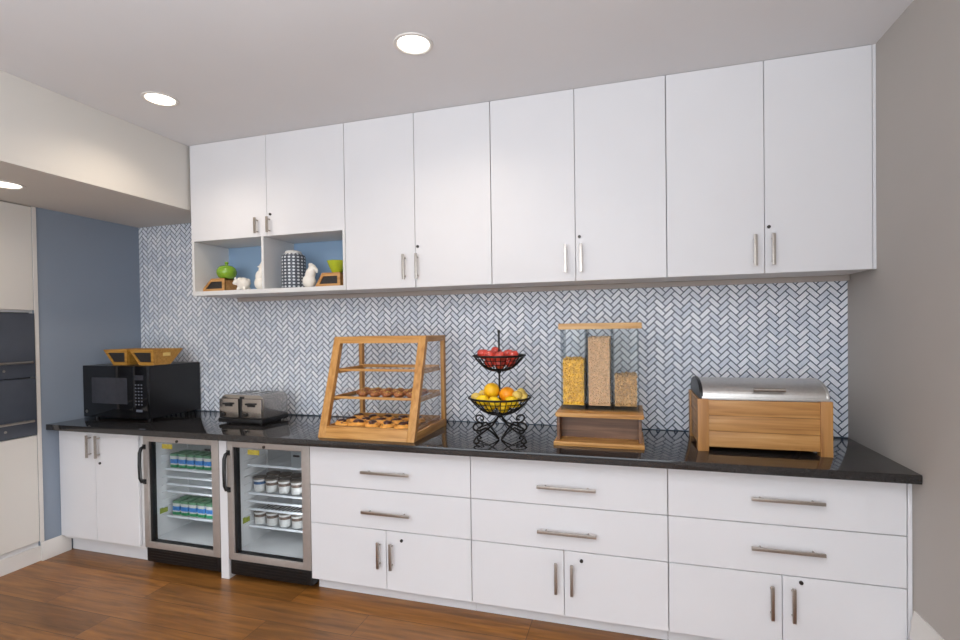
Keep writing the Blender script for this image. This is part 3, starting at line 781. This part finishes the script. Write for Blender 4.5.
obj('front_glass', bm, 'frontglass', t)
part('top_glass', 'glass', t, box, x0+.02, x1-.02, yF1+.02, yR-.018, zB-.010, zB-.006)
TR = ((.962, 'bottom'), (1.124, 'middle'), (1.282, 'top'))
for zt, nm in TR:
    for a, b in ((x0+.024, x0+.04), (x1-.04, x1-.024)): part('tray_support', 'oak_y', t, box, a, b, yf(zt)+.06, yR-.035, zt-.014, zt-.001, .001)
for zt, nm in TR:
    a, b, ya, yb2 = x0+.028, x1-.028, yf(zt)+.045, yR-.037
    s = thing('bakery_tray', '%s clear tray with wooden edges inside the bakery case' % nm, 'tray', ((a+b)/2, (ya+yb2)/2, zt), 'trays in the bakery case')
    part('bottom', 'acrylic', s, box, a+.002, b-.002, ya+.002, yb2-.002, zt, zt+.003)
    part('front_edge', 'oak_x', s, box, a, b, ya-.008, ya+.002, zt, zt+.015, .002)
    part('back_edge', 'oak_x', s, box, a, b, yb2-.006, yb2, zt, zt+.02, .002)
    for q in (a, b-.006): part('side_edge', 'oak_y', s, box, q, q+.006, ya+.002, yb2-.006, zt, zt+.014, .001)
# pastries
def make_pastry(fill):
    s = thing('pastry', '', 'pastry', (0, 0, 0), 'pastries in the bakery case')
    bm = bmesh.new()
    for i in range(3):
        torus(bm, (.003*i, .002*i, .010+.006*i), .038-.009*i, .0105, 20, 8, (1.15, .85))
    ball(bm, (0, 0, .014), .03, 2, (1, 1, .45)); 
    for v in bm.verts: v.co *= 1+.08*math.sin(v.co.x*310)*math.cos(v.co.y*270)
    zmin = min(v.co.z for v in bm.verts)
    for v in bm.verts: v.co.z -= zmin
    obj('dough', bm, 'dough', s, 60)
    bm = bmesh.new(); ball(bm, (.004, .002, .028), .031, 2, (1.1, .8, .45), jit=.14); ball(bm, (.024, -.014, .024), .011, 2, (1, 1, .5)); ball(bm, (-.022, .014, .022), .011, 2, (1, 1, .5)); obj('filling', bm, fill, s, 60)
    return s
def make_roll():
    s = thing('nut_roll', '', 'pastry', (0, 0, 0), 'brown nut pastries on the middle tray')
    bm = bmesh.new(); ball(bm, (0, 0, .018), .03, 3, (1.05, .95, .62), jit=.05); obj('bun', bm, 'nutbake', s, 60)
    bm = bmesh.new()
    for i in range(9):
        a = i*2.4; ball(bm, (.019*math.sqrt(i/9)*math.cos(a)*1.2, .017*math.sqrt(i/9)*math.sin(a)*1.2, .035-.0008*i), .0058, 1, (1, .7, .6))
    obj('nut_topping', bm, 'paleyellow', s, 60)
    return s
pp = make_pastry('choc'); first = True
zt = TR[0][0]+.003
for r, (y, n, rn) in enumerate(((-.555, 5, 'front'), (-.46, 5, 'middle'), (-.36, 5, 'back'))):
    for i in range(n):
        x = -1.622+.099*i+(.012 if r % 2 else 0)
        lab = '%s golden pastry from left, %s row of the bottom bakery tray' % (ORD[i], rn)
        loc = (x, y+random.uniform(-.008, .008), zt); rz = random.uniform(0, 6)
        if first: pp.location = loc; pp.rotation_euler = (0, 0, rz); pp['label'] = lab; first = False
        else: dup(pp, loc, lab, rz)
rr = make_roll(); first = True
zt = TR[1][0]+.003
for r, (y, n, rn) in enumerate(((-.48, 6, 'front'), (-.39, 6, 'middle'), (-.30, 6, 'back'))):
    for i in range(n):
        x = -1.60+.078*i+(.01 if r % 2 else 0)
        if r == 0 and i == 0: continue
        lab = '%s brown nut pastry from left, %s row of the middle bakery tray' % (ORD[i - (1 if r == 0 else 0)], rn)
        loc = (x, y, zt); rz = random.uniform(0, 6)
        if first: rr.location = loc; rr.rotation_euler = (0, 0, rz); rr['label'] = lab; first = False
        else: dup(rr, loc, lab, rz)

# ------------------------------------------------------------------ two-tier fruit stand
fx, fy = -.684, -.48
t = thing('fruit_stand', 'two-tier black wrought iron fruit stand on the counter', 'fruit stand', (fx, fy, ZC))
bm = bmesh.new(); cyl(bm, (fx, fy, 1.035), (fx, fy, 1.505), .0055, 12); ball(bm, (fx, fy, 1.508), .009, 2); ball(bm, (fx, fy, 1.285), .012, 2, (1, 1, .7)); ball(bm, (fx, fy, 1.045), .014, 2, (1, 1, .7)); obj('pole', bm, 'iron', t)
def basket(R, zb, zr, nr):
    bm = bmesh.new()
    def rad(z): return R*(.16+.84*math.sqrt(max(0, (z-zb)/(zr-zb))))
    torus(bm, (fx, fy, zr), R, .0055, 48, 8)
    for f in (.04, .2, .45, .72): zz = zb+(zr-zb)*f; torus(bm, (fx, fy, zz), rad(zz), .0022, 40, 6)
    for i in range(nr):
        a = 2*PI*i/nr; pts = []
        for k in range(9):
            zz = zb+(zr-zb)*(k/8)**2; pts.append((fx+rad(zz)*math.cos(a), fy+rad(zz)*math.sin(a), zz))
        tube(bm, [(fx, fy, zb)]+pts, .0023, 5)
    return obj('basket', bm, 'iron', t), rad
_, radU = basket(.141, 1.292, 1.376, 30)
_, radL = basket(.169, 1.054, 1.148, 34)
def leg(a):
    bm = bmesh.new(); pts = []
    # S-shaped leg: up at pole, sweeping out to a scroll foot
    def sp(cx, cz, r0, r1, a0, a1, n): return [(cx+(r0+(r1-r0)*k/n)*math.cos(a0+(a1-a0)*k/n), cz+(r0+(r1-r0)*k/n)*math.sin(a0+(a1-a0)*k/n)) for k in range(n+1)]
    main = [(.006, 1.05), (.012, 1.03), (.03, 1.003), (.056, .982), (.08, .966), (.098, .95), (.104, .936)] + sp(.092, .9325, .013, .006, .1, -4.2, 14)
    side = sp(.085, 1.012, .009, .026, 4.6, -1.75, 20) + [(.06, .995), (.042, .976), (.024, .95), (.012, .928), (.006, .9185)]
    for pr in (main, side): tube(bm, [(fx+r*1.85*math.cos(a), fy+r*1.85*math.sin(a), z) for r, z in pr], .005, 7)
    return obj('leg', bm, 'iron', t)
for k in range(4): leg(math.radians(59)+k*PI/2)

def make_apple():
    s = thing('apple', '', 'apple', (0, 0, 0), 'red apples in the upper basket')
    r = .0315; prof = []
    for k in range(15):
        a = -PI/2+PI*k/14; rr = r*math.cos(a)*(1+.06*math.sin(a)); zz = r*.92*math.sin(a)
        if k > 10: zz -= .010*((k-10)/4)**2
        prof.append((max(rr, 0), zz+r*.92))
    bm = bmesh.new(); lathe(bm, prof, n=24); obj('flesh', bm, 'apple', s, 60)
    bm = bmesh.new(); tube(bm, [(0, 0, .046), (.001, 0, .055), (.004, .001, .062)], .0014, 6); obj('stem', bm, 'stem', s)
    return s
def place(proto, spots):
    for i, (dx, dy, z, lab) in enumerate(spots):
        loc = (fx+dx, fy+dy, z)
        if i == 0: proto.location = loc; proto['label'] = lab
        else:
            d = dup(proto, loc, lab); d.rotation_euler = (random.uniform(-.5, .5), random.uniform(-.5, .5), random.uniform(0, 6))
place(make_apple(), [
    (-.088, -.012, 1.358, 'red apple at the left rim of the upper basket'),
    (-.040, .045, 1.368, 'red apple standing highest at the back left of the upper basket'),
    (-.030, -.055, 1.352, 'red apple at the front left of the pole in the upper basket'),
    (.033, -.062, 1.348, 'red apple at the front right of the pole in the upper basket'),
    (.087, -.022, 1.350, 'red apple at the right side of the upper basket'),
    (.045, .045, 1.352, 'red apple behind the pole on the right of the upper basket'),
    (-.052, -.010, 1.312, 'red apple seen through the wires low on the left of the upper basket'),
    (.010, -.048, 1.308, 'red apple seen through the wires low in the middle of the upper basket'),
    (.058, .0, 1.314, 'red apple seen through the wires low on the right of the upper basket')])
def make_round(name, r, m, cat, group, s=(1, 1, .96), nub=False):
    t2 = thing(name, '', cat, (0, 0, 0), group)
    bm = bmesh.new(); ball(bm, (0, 0, r*s[2]), r, 3, s)
    if nub: ball(bm, (r*s[0]*.97, 0, r*s[2]), r*.28, 2, (1.2, 1, 1)); ball(bm, (-r*s[0]*.97, 0, r*s[2]), r*.2, 2)
    obj('peel', bm, m, t2, 180)
    bm = bmesh.new(); ball(bm, (0, 0, r*s[2]*2-.001), .004, 1, (1, 1, .5)); obj('stem_end', bm, 'stem', t2)
    return t2
place(make_round('grapefruit', .046, 'goldpeel', 'grapefruit', None), [(-.044, .0, 1.138, 'large yellow citrus fruit on top of the lower basket left of the pole')])
place(make_round('orange', .043, 'orange', 'orange', None), [(.046, -.015, 1.125, 'bright orange on top of the lower basket right of the pole')])
place(make_round('lemon', .031, 'lemon', 'lemon', 'lemons in the lower basket', (1.2, 1, 1), True), [
    (-.075, -.078, 1.108, 'yellow lemon at the front left of the lower basket'),
    (-.002, -.104, 1.105, 'yellow lemon at the front middle of the lower basket'),
    (.072, -.078, 1.108, 'yellow lemon at the front right of the lower basket'),
    (-.055, -.035, 1.072, 'yellow lemon low on the left inside the lower basket'),
    (.03, -.045, 1.07, 'yellow lemon low in the middle of the lower basket'),
    (.0, .07, 1.095, 'yellow lemon at the back of the lower basket behind the pole')])
place(make_round('kumquat', .025, 'paleyellow', 'small citrus', 'small pale fruit in the lower basket', (1.2, 1, 1)), [
    (-.128, -.02, 1.122, 'small pale yellow fruit at the left rim of the lower basket'),
    (-.108, .03, 1.135, 'small pale yellow fruit behind the left rim of the lower basket'),
    (.105, -.035, 1.14, 'small pale yellow fruit just right of the orange in the lower basket'),
    (.132, -.005, 1.125, 'small pale yellow fruit at the right rim of the lower basket'),
    (.100, .03, 1.150, 'small pale yellow fruit topmost at the right of the lower basket'),
    (.112, .07, 1.125, 'small pale yellow fruit at the back right rim of the lower basket')])

# ------------------------------------------------------------------ cereal dispenser
x0, x1, yA, yBk = -.382, .068, -.545, -.20
t = thing('cereal_dispenser', 'three-bin clear cereal dispenser with wooden lid and stand', 'dispenser', ((x0+x1)/2, (yA+yBk)/2, ZC))
part('base_board', 'oak_x', t, box, x0, x1, yA, yBk, ZC, ZC+.022, .003)
part('top_board', 'oak_x', t, box, x0+.010, x1-.002, yA+.010, yBk, 1.062, 1.084, .003)
part('back_panel', 'walnut', t, box, x0+.015, x1-.015, yA+.13, yA+.145, ZC+.022, 1.062)
for a in (x0+.012, x1-.027): part('side_panel', 'walnut', t, box, a, a+.015, yA+.04, yBk-.005, ZC+.022, 1.062, .001)
yc0, yc1 = -.455, -.24
for i in range(3):
    a = -.352+.1335*i; b = a+.130
    def cont(bm, a=a, b=b):
        h = .003; zt = 1.514
        box(bm, a+h, b-h, yc0, yc0+h, 1.084, zt); box(bm, a+h, b-h, yc1-h, yc1, 1.084, zt)
    obj('bin', (lambda bm: (cont(bm), bm)[1])(bmesh.new()), 'acrylic', t)
    for q in (a, b-.003): part('bin_side', 'acrylic_edge', t, box, q, q+.003, yc0, yc1, 1.084, 1.514)
    bm = bmesh.new(); prism(bm, [(yc0+.004, 1.0845), (yc1-.004, 1.0845), (yc1-.004, 1.12), (yc0+.004, 1.10)], 'x', a+.004, b-.004); obj('chute', bm, 'acrylic', t)
part('lid', 'ash', t, box, -.362, .062, yc0-.01, yc1+.01, 1.514, 1.546, .003)

def cereal(i, ztop, zbot, maker, m, core, label, n):
    a = -.352+.1335*i+.0045; b = a+.121; y0, y1 = yc0+.0045, yc1-.006
    bm = bmesh.new(); prism(bm, [(y0+.008, zbot), (y1, zbot+.02), (y1, ztop-.012), (y0+.008, ztop-.012)], 'x', a+.006, b-.006)
    for k in range(n):
        f = random.random()
        if f < .75: p = (random.uniform(a+.008, b-.008), y0+random.uniform(.007, .011), random.uniform(zbot+.008, ztop-.008)); q = 0
        elif f < .88: p = (random.uniform(a+.008, b-.008), random.uniform(y0+.01, y1-.01), ztop-.012+random.uniform(0, .008)); q = 1
        else: p = (random.choice((a+.008, b-.008)), random.uniform(y0+.01, y1-.01), random.uniform(zbot+.03, ztop-.01)); q = 2
        maker(bm, p)
    return tag(recenter(obj('cereal_fill', bm, m, None, 60)), label, 'cereal', None, 'stuff')
def rrot(): return Matrix.Rotation(random.uniform(0, 6.3), 4, 'X') @ Matrix.Rotation(random.uniform(0, 6.3), 4, 'Y') @ Matrix.Rotation(random.uniform(0, 6.3), 4, 'Z')
def mk_flake(bm, p): ball(bm, p, .0085, 1, (1, .75, .28), rrot(), .25)
def mk_ring(bm, p):
    mt = rrot(); torus(bm, p, .0042, .0021, 8, 4, matrix=mt)
def mk_cluster(bm, p): ball(bm, p, .0075*random.uniform(.6, 1.1), 1, (1, .8, .7), rrot(), .3)
cereal(0, 1.362, 1.112, mk_flake, 'flake', None, 'golden corn flakes filling the left dispenser bin', 620)
cereal(1, 1.475, 1.112, mk_ring, 'ocereal', None, 'small tan oat rings filling the tall middle dispenser bin', 1500)
cereal(2, 1.278, 1.112, mk_cluster, 'granola', None, 'brown granola clusters filling the right dispenser bin', 560)

# ------------------------------------------------------------------ roll-top box
x0, x1, yA, yBk, zt = .316, .886, -.50, -.11, 1.168
t = thing('roll_top_box', 'wooden box with a rounded steel roll-top lid by the right wall', 'food warmer', ((x0+x1)/2, (yA+yBk)/2, ZC))
pw = .05
for a in (x0, x1-pw):
    for b in (yA, yBk-pw): part('corner_post', 'pine_z', t, box, a, a+pw, b, b+pw, ZC, zt, .003)
za, hh = ZC+.022, (zt-.004-ZC-.022)/3
for k in range(3):
    part('plank', 'pine', t, box, x0+pw-.001, x1-pw+.001, yA+.008, yA+.026, za+hh*k+.0006, za+hh*(k+1)-.0006, .002)
    part('plank', 'pine', t, box, x0+pw-.001, x1-pw+.001, yBk-.026, yBk-.008, za+hh*k+.0006, za+hh*(k+1)-.0006, .002)
    for a in (x0+.008, x1-.026): part('plank', 'oak_y', t, box, a, a+.018, yA+pw-.001, yBk-pw+.001, za+hh*k+.0006, za+hh*(k+1)-.0006, .002)
part('inner_pan', 'steel', t, box, x0+.03, x1-.03, yA+.03, yBk-.03, zt-.05, zt-.002, .002)
yc, ry, rz = (yA+yBk)/2, (yBk-yA)/2-.012, .076
arc = [(yc-ry*math.cos(PI*k/20), zt+.010+rz*math.sin(PI*k/20)**.85) for k in range(21)]
bm = bmesh.new(); prism(bm, [(yA+.012, zt)]+arc+[(yBk-.012, zt)], 'x', x0+.024, x1-.018, .003)
lid = obj('lid', bm, 'steel', t)
part('lid_rim', 'steel', lid, box, x0+.02, x1-.012, yA+.004, yBk-.004, zt+.0002, zt+.013, .003)
for a, b in ((x0+.010, x0+.026), (x1-.020, x1-.010)):
    bm = bmesh.new(); prism(bm, [(yA+.008, zt+.0005)]+[(yc-(ry+.003)*math.cos(PI*k/20), zt+.012+(rz+.002)*math.sin(PI*k/20)**.85) for k in range(21)]+[(yBk-.008, zt+.0005)], 'x', a, b, .002); obj('end_cap', bm, 'black' if a < .5 else 'steel', lid)
bm = bmesh.new(); a, b = .565, .69; zz, yy = zt+.05, yA+.012
cyl(bm, (a-.004, yy-.012, zz), (b+.004, yy-.012, zz), .009, 12)
for q in (a+.012, b-.012): cyl(bm, (q, yy-.012, zz), (q, yy+.045, zz-.004), .004, 10)
obj('handle', bm, 'nickel', lid)

# ------------------------------------------------------------------ lights
def area(name, loc, rot, sx, sy, energy, col):
    l = bpy.data.lights.new(name, 'AREA'); l.shape = 'RECTANGLE'; l.size = sx; l.size_y = sy; l.energy = energy; l.color = col
    o = bpy.data.objects.new(name, l); C.objects.link(o); o.location = loc; o.rotation_euler = rot; return o
def spot(name, loc, energy, col, ang=120, blend=.9, rad=.06):
    l = bpy.data.lights.new(name, 'SPOT'); l.energy = energy; l.color = col; l.spot_size = math.radians(ang); l.spot_blend = blend; l.shadow_soft_size = rad
    o = bpy.data.objects.new(name, l); C.objects.link(o); o.location = loc; return o
DAY = (.86, .93, 1.0); WARM = (1.0, .86, .70)
area('rear_daylight_area', (-1.0, YEND-.05, 1.45), (PI/2, 0, 0), 4.6, 2.3, 105, DAY)  # unseen area lamp added across the open rear side; no window stands there
area('added_ceiling_fill', (-.7, -3.9, 1.75), (PI, 0, 0), .6, .6, 124, (.87, .93, 1.0))  # added upward fill behind the camera, brightens the ceiling
for i, (x, y, z, e) in enumerate(((-.935, -1.0, ZCEIL, 20), (-2.50, -.94, ZCEIL, 26), (-3.40, -1.165, ZSOF, 6))): spot('downlight_lamp', (x, y, z-.02), e, WARM, 150)
for x in (-2.5, -.935, .55):
    for y in (-2.5, -4.1): spot('room_downlight_lamp', (x, y, ZCEIL-.02), 16, (1.0, .96, .92), 150)
for x1 in (-2.444, -1.7895):
    o = area('fridge_led', (x1-.045, -.575, .49), (0, 0, 0), .02, .60, 2.0, (.97, .98, 1)); o.rotation_euler = Vector((-.85, .5, 0)).to_track_quat('-Z', 'Z').to_euler()

w = bpy.data.worlds.new('World'); bpy.context.scene.world = w; w.use_nodes = True
w.node_tree.nodes['Background'].inputs['Color'].default_value = (.85, .92, 1, 1); w.node_tree.nodes['Background'].inputs['Strength'].default_value = .55

# ------------------------------------------------------------------ camera
f, cy = 500.351, 334.846
yaw, pi_, ro = .28985, .013545, -.014287
Fv = Vector((-math.sin(yaw), math.cos(yaw), 0)); Rv = Vector((math.cos(yaw), math.sin(yaw), 0)); U = Vector((0, 0, 1))
F2 = Fv*math.cos(pi_)-U*math.sin(pi_); U2 = U*math.cos(pi_)+Fv*math.sin(pi_)
R3 = Rv*math.cos(ro)+U2*math.sin(ro); U3 = U2*math.cos(ro)-Rv*math.sin(ro)
cam = bpy.data.cameras.new('camera'); cam.sensor_width = 36; cam.lens = f/960*36; cam.shift_y = (cy-320)/960; cam.clip_start = .05
co = bpy.data.objects.new('camera', cam); C.objects.link(co)
m = Matrix((R3, U3, -F2)).transposed().to_4x4(); m.translation = Vector((0, -3.13286, 1.52809)); co.matrix_world = m
sc = bpy.context.scene; sc.camera = co
sc.view_settings.view_transform = 'Standard'; sc.view_settings.look = 'None'; sc.view_settings.gamma = 1; sc.view_settings.exposure = 0
